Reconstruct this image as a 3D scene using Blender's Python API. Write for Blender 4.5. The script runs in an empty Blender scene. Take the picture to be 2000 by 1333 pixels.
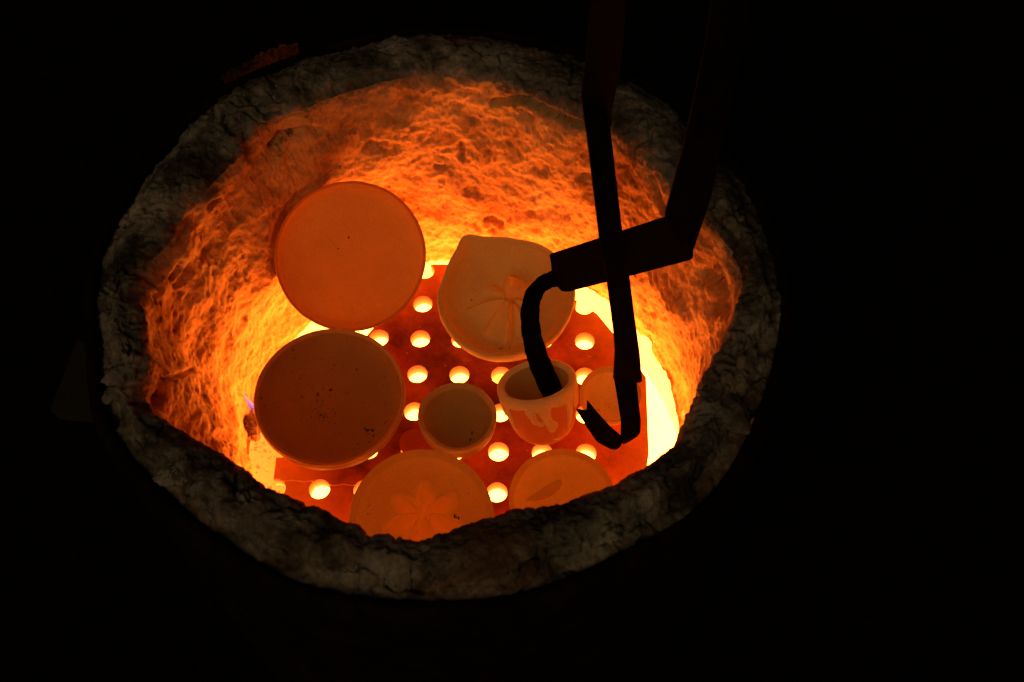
import bpy, bmesh, math, random
import numpy as np
from mathutils import Vector, Matrix

random.seed(7)
S = bpy.context.scene
COL = S.collection
R = math.radians

# ------------------------------------------------------------------ camera
CAM = np.array([0.07646, -0.52869, 1.02931])
EL, AZ, ROLL, FPX = 1.027175, -0.044277, -0.024263, 2151.78      # FPX: focal length in photo pixels (2000 wide)
_f = np.array([math.sin(AZ) * math.cos(EL), math.cos(AZ) * math.cos(EL), -math.sin(EL)])
_r = np.array([math.cos(AZ), -math.sin(AZ), 0.0])
_u = np.cross(_r, _f)
_c, _s = math.cos(ROLL), math.sin(ROLL)
CR, CU, CF = _c * _r + _s * _u, -_s * _r + _c * _u, _f
cd = bpy.data.cameras.new('camera')
cam = bpy.data.objects.new('camera', cd)
COL.objects.link(cam)
cam.matrix_world = Matrix(((CR[0], CU[0], -CF[0], CAM[0]), (CR[1], CU[1], -CF[1], CAM[1]),
                           (CR[2], CU[2], -CF[2], CAM[2]), (0, 0, 0, 1)))
cd.sensor_width = 36.0
cd.lens = FPX / 2000 * 36
cd.clip_start, cd.clip_end = 0.02, 200
cd.dof.use_dof = True
cd.dof.focus_distance = 1.13
cd.dof.aperture_fstop = 8.0
S.camera = cam

# ------------------------------------------------------------------ light: last dusk light, almost night; the kiln's own fire does the rest
W = bpy.data.worlds.new('World')
S.world = W
W.use_nodes = True
wn = W.node_tree.nodes
sky = wn.new('ShaderNodeTexSky')
sky.sky_type = 'NISHITA'
sky.sun_disc = False
sky.sun_elevation = R(42)
sky.sun_rotation = R(-18)
W.node_tree.links.new(sky.outputs[0], wn['Background'].inputs[0])
wn['Background'].inputs[1].default_value = 0.0008
sd = bpy.data.lights.new('sun', 'SUN')
sun = bpy.data.objects.new('sun', sd)
COL.objects.link(sun)
sd.energy = 0.34
sd.angle = R(40)
sd.color = (1.0, 0.60, 0.21)
sun.rotation_euler = (R(48), 0, R(-18))   # from behind the camera, a little to the left
S.view_settings.view_transform = 'Standard'
S.view_settings.look = 'None'
S.view_settings.exposure = 0.25
S.view_settings.gamma = 1.0
S.cycles.max_bounces = 10
S.cycles.diffuse_bounces = 8
S.cycles.use_denoising = True
S.cycles.sample_clamp_indirect = 20.0

FIRE = (1.0, 0.205, 0.02)        # colour of the flames under the shelf
GLOW = (1.0, 0.026, 0.0005)
CLAYGLOW = (1.0, 0.12, 0.002)   # the pots are hotter: orange       # dull red incandescence of the hot clay
FIRE_STRENGTH = 20.0


# ------------------------------------------------------------------ helpers
def ray(u, v):
    d = CR * ((u - 1000) / FPX) - CU * ((v - 666.5) / FPX) + CF
    return d

def at(u, v, z):
    """the point at height z that the photo shows at pixel (u, v)"""
    d = ray(u, v)
    return CAM + d * ((z - CAM[2]) / d[2])

def on_plane(u, v, p, n):
    d = ray(u, v)
    return CAM + d * (np.dot(p - CAM, n) / np.dot(d, n))

def view_dir(u, v):
    d = -ray(u, v)
    return d / np.linalg.norm(d)

def img_dir(dx, dy):
    """unit world direction that runs right/up in the picture plane"""
    d = CR * dx + CU * dy
    return d / np.linalg.norm(d)

def lean_centre(u, v, n, rpx, zlow):
    d = ray(u, v)
    lo, hi = .6, 1.6
    for _ in range(60):
        t = (lo + hi) / 2
        c = CAM + d * t
        r_ = rpx * t / FPX
        zl = c[2] - r_ * math.sqrt(max(0, 1 - n[2] ** 2))
        if zl > zlow: lo = t
        else: hi = t
    return c, r_

_rng = np.random.RandomState(11)
_perm = _rng.permutation(256)
_perm = np.concatenate([_perm, _perm, _perm])
_grad = _rng.normal(size=(256, 3))
_grad /= np.linalg.norm(_grad, axis=1)[:, None]

def perlin(p):
    i = np.floor(p).astype(int)
    f = p - i
    w = f * f * f * (f * (f * 6 - 15) + 10)
    i &= 255
    out = 0
    for dx in (0, 1):
        for dy in (0, 1):
            for dz in (0, 1):
                g = _grad[_perm[_perm[_perm[i[:, 0] + dx] + i[:, 1] + dy] + i[:, 2] + dz] & 255]
                d = f - np.array([dx, dy, dz])
                wt = (w[:, 0] if dx else 1 - w[:, 0]) * (w[:, 1] if dy else 1 - w[:, 1]) * (w[:, 2] if dz else 1 - w[:, 2])
                out = out + wt * (g * d).sum(1)
    return out * 1.5

def fbm(p, octv=4, gain=0.5):
    a, s, t = 1.0, 0, 0
    for k in range(octv):
        s = s + a * perlin(p + 17.3 * k)
        t += a
        a *= gain
        p = p * 2.03
    return s / t

def ridged(p, octv=3):
    a, s, t = 1.0, 0, 0
    for k in range(octv):
        s = s + a * (1 - np.abs(perlin(p + 9.1 * k)) * 2.2)
        t += a
        a *= 0.5
        p = p * 2.1
    return s / t

def mesh_obj(name, verts, faces, mat, parent=None, smooth=True):
    me = bpy.data.meshes.new(name)
    me.from_pydata([tuple(v) for v in verts], [], [tuple(f) for f in faces])
    me.validate()
    bm = bmesh.new()
    bm.from_mesh(me)
    bmesh.ops.recalc_face_normals(bm, faces=bm.faces)
    bm.to_mesh(me)
    bm.free()
    me.materials.append(mat)
    if smooth:
        me.polygons.foreach_set('use_smooth', [True] * len(me.polygons))
    o = bpy.data.objects.new(name, me)
    COL.objects.link(o)
    if parent:
        o.parent = parent
    return o

def grid_obj(name, V, mat, parent=None, wrap=True):
    """V: rows x cols x 3, closed round the columns; fast path for big meshes (faces wound row->col)"""
    nr, nc = V.shape[:2]
    idx = np.arange(nr * nc).reshape(nr, nc)
    j2 = np.roll(idx, -1, axis=1)
    q = np.stack([idx[:-1], j2[:-1], j2[1:], idx[1:]], -1).reshape(-1, 4)
    me = bpy.data.meshes.new(name)
    me.vertices.add(nr * nc)
    me.vertices.foreach_set('co', V.reshape(-1).astype(np.float32))
    me.loops.add(q.size)
    me.loops.foreach_set('vertex_index', q.reshape(-1).astype(np.int32))
    me.polygons.add(len(q))
    me.polygons.foreach_set('loop_start', np.arange(0, q.size, 4, dtype=np.int32))
    me.polygons.foreach_set('use_smooth', np.ones(len(q), dtype=bool))
    me.update(calc_edges=True)
    me.validate()
    me.materials.append(mat)
    o = bpy.data.objects.new(name, me)
    COL.objects.link(o)
    if parent:
        o.parent = parent
    return o

def empty(name, loc):
    o = bpy.data.objects.new(name, None)
    o.empty_display_size = 0.02
    COL.objects.link(o)
    o.location = tuple(loc)
    return o

def tag(o, label=None, cat=None, group=None, kind=None):
    if label: o['label'] = label
    if cat: o['category'] = cat
    if group: o['group'] = group
    if kind: o['kind'] = kind
    return o

def keep_world(o, parent):
    """parent a mesh whose vertices are in world space to a thing that stands elsewhere"""
    o.parent = parent
    M = Matrix.LocRotScale(parent.location, parent.rotation_euler, parent.scale)
    o.matrix_parent_inverse = M.inverted()
    return o

# ------------------------------------------------------------------ materials
def new_mat(name):
    m = bpy.data.materials.new(name)
    m.use_nodes = True
    nt = m.node_tree
    return m, nt, nt.nodes, nt.links, nt.nodes['Principled BSDF']

def noise(nt, scale, detail=6, rough=0.6, vec=None, dist=0.0):
    n = nt.nodes.new('ShaderNodeTexNoise')
    n.inputs['Scale'].default_value = scale
    n.inputs['Detail'].default_value = detail
    n.inputs['Roughness'].default_value = rough
    n.inputs['Distortion'].default_value = dist
    if vec is not None:
        nt.links.new(vec, n.inputs['Vector'])
    return n.outputs['Fac']

def ramp(nt, fac, stops):
    n = nt.nodes.new('ShaderNodeValToRGB')
    cr = n.color_ramp
    while len(cr.elements) < len(stops):
        cr.elements.new(0.5)
    for e, (p, c) in zip(cr.elements, stops):
        e.position = p
        e.color = (*c, 1) if len(c) == 3 else c
    nt.links.new(fac, n.inputs[0])
    return n.outputs[0]

def mix(nt, a, b, fac, mode='MIX'):
    n = nt.nodes.new('ShaderNodeMix')
    n.data_type = 'RGBA'
    n.blend_type = mode
    for s, v in ((n.inputs[6], a), (n.inputs[7], b), (n.inputs[0], fac)):
        if isinstance(v, (int, float)):
            s.default_value = v
        elif isinstance(v, tuple):
            s.default_value = (*v, 1)
        else:
            nt.links.new(v, s)
    return n.outputs[2]

def math_n(nt, op, a, b=0.0):
    n = nt.nodes.new('ShaderNodeMath')
    n.operation = op
    for s, v in zip(n.inputs, (a, b)):
        if isinstance(v, (int, float)):
            s.default_value = v
        else:
            nt.links.new(v, s)
    return n.outputs[0]

def bump(nt, h, strength, dist=0.002):
    n = nt.nodes.new('ShaderNodeBump')
    n.inputs['Strength'].default_value = strength
    n.inputs['Distance'].default_value = dist
    nt.links.new(h, n.inputs['Height'])
    return n.outputs[0]

def coord(nt, which='Object', scale=None):
    t = nt.nodes.new('ShaderNodeTexCoord')
    o = t.outputs[which]
    if scale:
        m = nt.nodes.new('ShaderNodeMapping')
        m.inputs['Scale'].default_value = scale
        nt.links.new(o, m.inputs['Vector'])
        o = m.outputs[0]
    return o

def clay(name, base, dark, glow, fleck=0.5, *, rim=None, ridge=None, rough=0.85, tint=CLAYGLOW, seed=0.0, speck=0.62):
    """bisque or powdery raw glaze, red hot: reflects the fire and glows a little of its own"""
    m, nt, N, L, B = new_mat(name)
    v = coord(nt)
    mp = N.new('ShaderNodeMapping')
    mp.inputs['Location'].default_value = (seed, seed * 1.7, seed * .3)
    L.new(v, mp.inputs['Vector'])
    v = mp.outputs[0]
    big = noise(nt, 18, 5, .6, v)
    c = ramp(nt, big, [(.3, tuple(x * .86 for x in base)), (.7, tuple(min(1, x * 1.08) for x in base))])
    fine = noise(nt, 520, 2, .6, v)
    c = mix(nt, c, ramp(nt, fine, [(.35, (.72, .72, .72)), (.65, (1, 1, 1))]), .45, 'MULTIPLY')
    sp = noise(nt, 160, 3, .7, v)
    cl = noise(nt, 26, 3, .6, v)
    spm = ramp(nt, math_n(nt, 'MULTIPLY', sp, math_n(nt, 'ADD', cl, .48)), [(speck, (0, 0, 0)), (speck + .05, (1, 1, 1))])
    c = mix(nt, c, dark, math_n(nt, 'MULTIPLY', spm, fleck))
    if ridge:                                   # lit look of the star's facets, painted as brighter orange on raised parts
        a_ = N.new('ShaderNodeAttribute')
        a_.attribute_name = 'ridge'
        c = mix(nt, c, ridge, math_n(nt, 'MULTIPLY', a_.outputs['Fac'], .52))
    if rim:                                     # the lip is another colour: bare clay or thinner glaze
        a_ = N.new('ShaderNodeAttribute')
        a_.attribute_name = 'lip'
        c = mix(nt, c, rim, math_n(nt, 'MULTIPLY', a_.outputs['Fac'], ramp(nt, noise(nt, 60, 4, .6, v), [(.25, (.6, .6, .6)), (.6, (1, 1, 1))])))
    L.new(c, B.inputs['Base Color'])
    B.inputs['Roughness'].default_value = rough
    B.inputs['Specular IOR Level'].default_value = 0.2
    L.new(bump(nt, math_n(nt, 'ADD', math_n(nt, 'MULTIPLY', fine, .5), noise(nt, 90, 4, .6, v)), .35, .0012), B.inputs['Normal'])
    B.inputs['Emission Color'].default_value = (*tint, 1)
    B.inputs['Emission Strength'].default_value = glow
    return m

M_FIRE, nt, N, L, B = new_mat('flame_bed')
v = coord(nt)
L.new(mix(nt, FIRE, (1, .27, .03), noise(nt, 9, 4, .6, v)), B.inputs['Emission Color'])
B.inputs['Emission Strength'].default_value = FIRE_STRENGTH
B.inputs['Base Color'].default_value = (.5, .4, .3, 1)

# hot side of the ceramic fibre: pale wool, scorched in places
def fibre_mat(name, hot):
    m, nt, N, L, B = new_mat(name)
    v = coord(nt)
    vs = coord(nt, 'Object', (1, 1, .75))
    big = noise(nt, 9 if hot else 17, 6, .66, v, .4)
    mid = noise(nt, 38, 8, .72, vs, .15)
    fine = noise(nt, 170, 6, .72, vs, .2)
    vfine = noise(nt, 700, 3, .6, v)
    if hot:
        c = ramp(nt, big, [(.30, (.40, .16, .06)), (.47, (.70, .40, .17)), (.70, (.84, .58, .29))])
        c = mix(nt, c, ramp(nt, mid, [(.30, (.45, .36, .30)), (.48, (1, 1, 1))]), .6, 'MULTIPLY')
        c = mix(nt, c, ramp(nt, fine, [(.34, (.55, .47, .40)), (.52, (1, 1, 1))]), .5, 'MULTIPLY')
        sc = math_n(nt, 'MULTIPLY', ramp(nt, noise(nt, 55, 5, .7, v), [(.57, (0, 0, 0)), (.66, (1, 1, 1))]),
                    ramp(nt, noise(nt, 11, 3, .6, v), [(.5, (0, 0, 0)), (.6, (1, 1, 1))]))
        c = mix(nt, c, (.05, .03, .022), math_n(nt, 'MULTIPLY', sc, .85))
    else:
        c = ramp(nt, big, [(.36, (.05, .046, .046)), (.48, (.20, .195, .215)), (.66, (.48, .47, .52))])
        c = mix(nt, c, ramp(nt, mid, [(.32, (.30, .28, .26)), (.55, (1, 1, 1))]), .7, 'MULTIPLY')
        c = mix(nt, c, ramp(nt, fine, [(.35, (.5, .48, .46)), (.6, (1.0, 1.0, 1.0))]), .6, 'MULTIPLY')
        so = ramp(nt, noise(nt, 13, 6, .72, v, .5), [(.50, (0, 0, 0)), (.62, (1, 1, 1))])
        c = mix(nt, c, (.030, .027, .026), math_n(nt, 'MULTIPLY', so, .85))
        ru = ramp(nt, noise(nt, 7, 5, .7, v), [(.52, (0, 0, 0)), (.66, (1, 1, 1))])
        c = mix(nt, c, (.26, .12, .07), math_n(nt, 'MULTIPLY', ru, .40))
    if hot:                                     # sooty, unburnt wool towards the mouth
        cool = N.new('ShaderNodeAttribute')
        cool.attribute_name = 'cool'
        c = mix(nt, c, ramp(nt, mid, [(.35, (.09, .08, .075)), (.6, (.34, .31, .29))]), cool.outputs['Fac'])
    L.new(c, B.inputs['Base Color'])
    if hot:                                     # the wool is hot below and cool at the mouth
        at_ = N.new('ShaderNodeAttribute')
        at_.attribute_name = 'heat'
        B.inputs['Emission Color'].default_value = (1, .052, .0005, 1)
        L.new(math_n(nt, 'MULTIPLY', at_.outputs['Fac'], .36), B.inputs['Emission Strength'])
    B.inputs['Roughness'].default_value = 1.0
    B.inputs['Specular IOR Level'].default_value = 0.05
    h = math_n(nt, 'ADD', math_n(nt, 'MULTIPLY', fine, .8), math_n(nt, 'ADD', mid, math_n(nt, 'MULTIPLY', vfine, .25)))
    L.new(bump(nt, h, .8, .005), B.inputs['Normal'])
    return m

M_WALL = fibre_mat('hot_fibre_wool', True)
M_RIM = fibre_mat('sooty_fibre_rim', False)

M_BRICK = clay('hot_firebrick', (.70, .54, .38), (.05, .03, .02), .55, .8, tint=FIRE, seed=4.0, speck=.55)
M_FLOORBRICK = clay('firebox_brick', (.66, .52, .38), (.05, .03, .02), 3.0, .6, tint=(1, .30, .06), seed=2.0)
SHT_ = 0.017
M_SHELF, nt, N, L, B = new_mat('red_hot_shelf')
v = coord(nt)
c = ramp(nt, noise(nt, 10, 6, .65, v, .3), [(.38, (.045, .010, .005)), (.5, (.18, .045, .018)), (.62, (.42, .14, .055))])
spk = ramp(nt, noise(nt, 120, 4, .7, v), [(.60, (0, 0, 0)), (.68, (1, 1, 1))])
c = mix(nt, c, (.07, .02, .015), math_n(nt, 'MULTIPLY', spk, .7))
c = mix(nt, c, ramp(nt, noise(nt, 420, 3, .6, v), [(.3, (.7, .7, .7)), (.6, (1, 1, 1))]), .5, 'MULTIPLY')
L.new(c, B.inputs['Base Color'])
B.inputs['Roughness'].default_value = .7
B.inputs['Specular IOR Level'].default_value = .25
L.new(bump(nt, noise(nt, 150, 5, .65, v), .3, .0012), B.inputs['Normal'])
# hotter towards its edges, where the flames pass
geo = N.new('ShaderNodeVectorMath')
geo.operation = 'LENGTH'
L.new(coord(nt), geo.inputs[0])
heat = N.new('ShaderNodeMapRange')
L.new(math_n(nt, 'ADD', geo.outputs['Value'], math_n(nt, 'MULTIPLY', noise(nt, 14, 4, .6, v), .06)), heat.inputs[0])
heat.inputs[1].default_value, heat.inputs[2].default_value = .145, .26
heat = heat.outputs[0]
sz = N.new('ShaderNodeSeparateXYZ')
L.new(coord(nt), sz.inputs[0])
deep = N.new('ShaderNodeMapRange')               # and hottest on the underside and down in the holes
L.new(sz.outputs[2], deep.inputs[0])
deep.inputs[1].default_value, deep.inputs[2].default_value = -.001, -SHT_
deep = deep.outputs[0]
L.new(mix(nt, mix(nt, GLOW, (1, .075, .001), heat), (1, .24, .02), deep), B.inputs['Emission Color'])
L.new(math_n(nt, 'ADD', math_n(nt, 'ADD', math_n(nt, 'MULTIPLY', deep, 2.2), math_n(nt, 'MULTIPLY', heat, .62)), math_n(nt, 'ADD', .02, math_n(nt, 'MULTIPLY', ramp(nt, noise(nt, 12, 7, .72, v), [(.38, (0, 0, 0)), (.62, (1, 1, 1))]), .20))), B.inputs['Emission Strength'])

M_IRON, nt, N, L, B = new_mat('blackened_iron')
v = coord(nt)
L.new(ramp(nt, noise(nt, 60, 6, .7, v), [(.35, (.002, .0013, .001)), (.7, (.007, .0035, .003))]), B.inputs['Base Color'])
B.inputs['Roughness'].default_value = .75
B.inputs['Specular IOR Level'].default_value = .06
L.new(bump(nt, noise(nt, 220, 5, .7, v), .5, .001), B.inputs['Normal'])

M_STEEL, nt, N, L, B = new_mat('sooty_drum_steel')
v = coord(nt)
L.new(ramp(nt, noise(nt, 25, 6, .7, v), [(.4, (.004, .0035, .003)), (.75, (.016, .007, .005))]), B.inputs['Base Color'])
B.inputs['Roughness'].default_value = .9
B.inputs['Specular IOR Level'].default_value = .1
M_RUST, nt, N, L, B = new_mat('rusty_steel')
v = coord(nt)
L.new(ramp(nt, noise(nt, 70, 7, .75, v, .5), [(.40, (.02, .010, .006)), (.54, (.20, .035, .015)), (.74, (.40, .08, .035))]), B.inputs['Base Color'])
B.inputs['Roughness'].default_value = .95
L.new(bump(nt, noise(nt, 140, 6, .7, v), .9, .003), B.inputs['Normal'])
M_GROUND, nt, N, L, B = new_mat('scorched_ground')
v = coord(nt)
L.new(ramp(nt, noise(nt, 30, 8, .7, v), [(.35, (.004, .0035, .003)), (.7, (.010, .008, .007))]), B.inputs['Base Color'])
B.inputs['Roughness'].default_value = 1.0
B.inputs['Specular IOR Level'].default_value = 0.0
M_SLAB, nt, N, L, B = new_mat('grey_concrete')
v = coord(nt)
L.new(ramp(nt, noise(nt, 160, 6, .75, v), [(.35, (.006, .005, .004)), (.7, (.026, .021, .016))]), B.inputs['Base Color'])
B.inputs['Roughness'].default_value = 1.0

# ------------------------------------------------------------------ the setting
GZ = -0.46
bm = bmesh.new()
bmesh.ops.create_grid(bm, x_segments=40, y_segments=40, size=30)
me = bpy.data.meshes.new('ground')
bm.to_mesh(me)
bm.free()
me.materials.append(M_GROUND)
g = bpy.data.objects.new('ground', me)
COL.objects.link(g)
g.location.z = GZ
tag(g, 'black scorched bare ground around the kiln, lost in the night', kind='structure')

# ------------------------------------------------------------------ the kiln: steel drum lined with ceramic fibre
LIP_Z, OUT_Z = 0.226, 0.214
lip_px = [(850,150),(930,163),(1000,183),(1060,205),(1130,240),(1190,262),(1250,315),(1310,385),(1360,430),(1400,470),(1425,520),(1430,565),(1412,620),(1392,662),(1352,722),(1335,780),(1318,835),(1296,872),(1265,888),(1230,905),(1195,938),(1150,958),(1080,980),(990,990),(940,1010),(880,1030),(815,1050),(760,1035),(690,1012),(640,990),(590,970),(545,955),(505,925),(470,890),(430,865),(390,840),(345,815),(320,795),(296,750),(316,690),(292,600),(286,545),(310,500),(350,465),(375,410),(430,360),(480,310),(505,265),(560,232),(640,200),(700,180),(770,160)]
out_px = [(870,62),(740,72),(640,100),(560,128),(500,150),(420,190),(370,240),(320,300),(270,365),(240,410),(210,470),(195,520),(185,560),(192,620),(198,680),(203,740),(204,785),(217,825),(250,870),(300,930),(350,980),(420,1035),(470,1070),(560,1125),(650,1150),(760,1165),(900,1165),(980,1160),(1060,1140),(1120,1115),(1180,1085),(1260,1045),(1330,1010),(1390,960),(1440,880),(1480,790),(1515,660),(1525,590),(1520,560),(1505,500),(1485,430),(1455,360),(1410,310),(1350,240),(1280,180),(1200,140),(1140,115),(1040,85),(960,70)]
lip_px = [(u, v - 12 * min(1, max(0, (v - 900) / 80))) for u, v in lip_px]
KC = np.array([-0.010, 0.016])                # kiln axis
NT = 1500
TH = np.linspace(0, 2 * np.pi, NT, endpoint=False)

def radial(pts, z):
    P = np.array([at(a, b, z)[:2] for a, b in pts]) - KC
    t = np.arctan2(P[:, 1], P[:, 0]) % (2 * np.pi)
    r = np.hypot(P[:, 0], P[:, 1])
    o = np.argsort(t)
    t, r = t[o], r[o]
    return np.interp(TH, np.r_[t - 2 * np.pi, t, t + 2 * np.pi], np.r_[r, r, r])

RL, RO = radial(lip_px, LIP_Z), radial(out_px, OUT_Z)
def smooth_ring(r, n):
    k = np.hanning(n)
    k /= k.sum()
    return np.convolve(np.r_[r[-n:], r, r[:n]], k, 'same')[n:-n]
RL, RO = smooth_ring(RL, 21), smooth_ring(RO, 15)
CT, ST = np.cos(TH), np.sin(TH)
RCIRC = np.stack([CT, ST, 0 * CT], -1)
RL = RL + .0030 * fbm(RCIRC * 14 + 4, 4, .65)
RO = RO * 1.018 + .0034 * fbm(RCIRC * 17 + 9, 5, .7)

def ring(rad, z):
    rad = np.broadcast_to(rad, TH.shape)
    z = np.broadcast_to(z, TH.shape)
    return np.stack([KC[0] + rad * CT, KC[1] + rad * ST, z], -1)

def normals(V):
    dr = np.gradient(V, axis=0)
    dc = (np.roll(V, -1, 1) - np.roll(V, 1, 1))
    n = np.cross(dr, dc)
    return n / (np.linalg.norm(n, axis=2, keepdims=True) + 1e-12)

ZB = -0.040                                    # the blanket ends here, just under the shelf
ragged = 0.012 * fbm(np.stack([CT * 5, ST * 5, 0 * CT], -1), 4) + 0.006 * fbm(np.stack([CT * 22, ST * 22, 0 * CT + 3], -1), 3)
# base circle of the blanket: axis under the shelf's middle
bx, by, br = 0.000, 0.004, 0.229
bdir = np.stack([CT, ST], -1)
off = np.array([bx, by]) - KC
bq = (bdir * off).sum(1)
RB = bq + np.sqrt(br ** 2 - (off ** 2).sum() + bq ** 2)
NW = 150
rows = []
for k in range(8):                             # underside of the blanket
    t = k / 8
    rows.append(ring(RB + .050 * (1 - t) ** 1.2, ZB + ragged + .004 * (1 - math.sin(t * math.pi / 2)) * -1))
for k in range(NW):
    t = k / (NW - 1)
    z = (ZB + ragged) * (1 - t) + (LIP_Z - .014) * t
    rad = RB * (1 - t) + RL * t + .010 * math.sin(t * math.pi) * (0.6 + .4 * math.sin(3)) + (.006 * t ** 6)
    rows.append(ring(rad, z))
n_wall = len(rows)
NR = 110
for k in range(1, NR + 1):                     # over the lip, across the rim, down the outside
    t = k / NR
    if t < .18:
        a = t / .18 * math.pi / 2
        rows.append(ring(RL + .006 + .014 * (1 - math.cos(a)), LIP_Z - .014 + .020 * math.sin(a)))
    elif t < .76:
        s = (t - .18) / .58
        ri = RL + .020
        rows.append(ring(ri + (RO - .016 - ri) * s, LIP_Z + .006 + .006 * math.sin(s * math.pi) - .014 * s * s))
    else:
        a = (t - .76) / .24
        b = min(1, a * 1.6) * math.pi / 2
        rows.append(ring(RO - .016 + .016 * math.sin(b) - .016 * min(1, max(0, (a - .55) / .12)), OUT_Z - .016 + .014 * math.cos(b) - .55 * max(0, a - .6)))
V = np.array(rows)
Nn = normals(V)
if (Nn[60, :, :2] * bdir).sum() > 0:
    Nn = -Nn                                   # inner wall normals look at the axis
P = V.reshape(-1, 3)
hot = np.zeros(V.shape[:2])
hot[:n_wall] = 1
hot = np.array([hot[:, 0]]).T * np.ones((1, NT))
tt = np.clip((np.arange(len(rows)) - n_wall + 12) / 24, 0, 1)[:, None] * np.ones((1, NT))   # 0 wall .. 1 rim
Pw = P + .007 * np.stack([fbm(P * 14 + 3, 2), fbm(P * 14 + 31, 2), fbm(P * 14 + 57, 2)], -1)
stretch = np.array([1, 1, .45])
dw = .0140 * fbm(Pw * 8.5, 3) + .0048 * fbm(Pw * 22 + 9, 3, .5) + .0030 * fbm(P * 60 + 19, 3, .6) - .0050 * np.clip(fbm(P * 48 + 33, 3) - .10, 0, 1) + .0014 * fbm(P * 180, 3)
pit = np.clip(fbm(Pw * 30 + 11, 3) - .22, 0, 1) * np.clip(fbm(P * 9 + 77, 2) + .15, 0, 1)
dw = dw - .05 * pit
ter = fbm(Pw * 15 + 40, 4, .55) * 5.5
tf = ter - np.floor(ter)
ter = (np.floor(ter) + np.clip((tf - .5) * 4 + .5, 0, 1)) / 5.5             # flaky, stepped layers
crk_ = np.exp(-(fbm(Pw * 13 + 71, 3, .6) / .028) ** 2) * np.clip(fbm(P * 10 + 21, 2) * 3 + .45, 0, 1)
dr_ = .0078 * ter + .0036 * (ridged(Pw * 30 + 8, 3) - .5) + .0032 * fbm(P * 75 + 5, 3) + .0020 * fbm(P * 200, 3, .7) - .007 * crk_ - .014 * np.clip(fbm(Pw * 40 + 2, 3) - .14, 0, 1)
D = (dw * (1 - tt.reshape(-1)) + dr_ * tt.reshape(-1)).reshape(V.shape[:2])
# seams between the blanket strips, running across the rim
def seam(u, v, wid, dep):
    p = at(u, v, LIP_Z)
    a = math.atan2(p[1] - KC[1], p[0] - KC[0])
    wob = .05 * fbm(np.stack([np.arange(len(rows)) * .07, np.full(len(rows), u * .01), np.zeros(len(rows))], -1), 3)
    d = (TH[None] - a - wob[:, None] + np.pi) % (2 * np.pi) - np.pi
    return -dep * np.exp(-(d / wid) ** 2) * (np.clip(tt * 2, 0, 1))
for u, v, wid, dep in ((250, 535, .008, .006), (265, 690, .009, .010), (455, 1010, .014, .004), (710, 1090, .022, .004),
                       (1075, 1075, .016, .004), (1390, 770, .02, .012), (1290, 250, .014, .007), (440, 240, .016, .007)):
    D += seam(u, v, wid, dep)
dP = V - CAM
depth_ = dP @ CF
PU, PV = 1000 + FPX * (dP @ CR) / depth_, 666.5 - FPX * (dP @ CU) / depth_
vis = (Nn * dP).sum(2) < 0
def gouge(pts, w, dep):
    """a torn groove in the wool along a line seen in the photo"""
    d2 = np.full(PU.shape, 1e9)
    for (a0, b0), (a1, b1) in zip(pts[:-1], pts[1:]):
        t = np.clip(((PU - a0) * (a1 - a0) + (PV - b0) * (b1 - b0)) / ((a1 - a0) ** 2 + (b1 - b0) ** 2), 0, 1)
        d2 = np.minimum(d2, (PU - a0 - t * (a1 - a0)) ** 2 + (PV - b0 - t * (b1 - b0)) ** 2)
    wv = w * (1 + .7 * fbm(P * 60 + 3, 2).reshape(PU.shape))
    return -dep * np.exp(-d2 / wv ** 2) * vis
for pts, w, dep in (([(962, 203), (1010, 196), (1060, 210), (1110, 238), (1150, 246)], 5, .009), ([(535, 290), (552, 268), (600, 252), (622, 262)], 5, .008), ([(850, 322), (868, 325)], 4, .006), ([(948, 430), (962, 426), (980, 438)], 5, .008), ([(1015, 220), (1035, 232)], 5, .008), ([(412, 405), (430, 395)], 5, .008),
                    ([(330, 740), (380, 722)], 4, .007), ([(310, 790), (322, 770)], 7, .012), ([(430, 850), (450, 870)], 8, .012),
                    ([(1370, 540), (1400, 560), (1405, 600)], 14, .012), ([(1262, 350), (1300, 420)], 4, .010), ([(330, 545), (345, 520)], 5, .008), ([(900, 285), (905, 305)], 6, .006)):
    D += gouge(pts, w, dep)
V2 = V + Nn * D[..., None]
# the leaning dish presses into the soft blanket
nA = view_dir(687, 505) * math.cos(R(14)) + img_dir(.75, -.66) * math.sin(R(14))
cA, rA = lean_centre(688, 504, nA, 149, .010)
dA = .024
bk = cA - nA * (dA + .004)
d_ = (V2 - bk) @ nA
q_ = V2 - bk - d_[..., None] * nA
rr_ = np.linalg.norm(q_, axis=2)
push = np.clip(d_ + .02 * np.clip((rr_ - rA * .86) / (rA * .14), 0, 1) * -1, 0, .06) * np.clip((rA * 1.12 - rr_) / (rA * .12), 0, 1)
V2 = V2 - push[..., None] * nA
kiln = empty('raku_kiln', (KC[0], KC[1], GZ))
tag(kiln, 'round raku kiln, steel drum lined with pale ceramic fibre, glowing inside', 'kiln')
lining = keep_world(grid_obj('fibre_lining', V2[:n_wall + 6], M_WALL), kiln)
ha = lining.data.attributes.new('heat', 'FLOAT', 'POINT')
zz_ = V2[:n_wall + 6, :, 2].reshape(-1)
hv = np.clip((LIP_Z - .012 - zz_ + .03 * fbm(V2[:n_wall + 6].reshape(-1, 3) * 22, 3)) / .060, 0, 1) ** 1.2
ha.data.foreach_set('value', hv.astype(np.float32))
pw_ = V2[:n_wall + 6].reshape(-1, 3)
cv = np.clip((zz_ - (LIP_Z - .026) + .045 * fbm(pw_ * 16 + 60, 5, .65)) / .030, 0, 1)
ca_ = lining.data.attributes.new('cool', 'FLOAT', 'POINT')
ca_.data.foreach_set('value', cv.astype(np.float32))
keep_world(grid_obj('fibre_rim', V2[n_wall + 5:], M_RIM), kiln)

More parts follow.
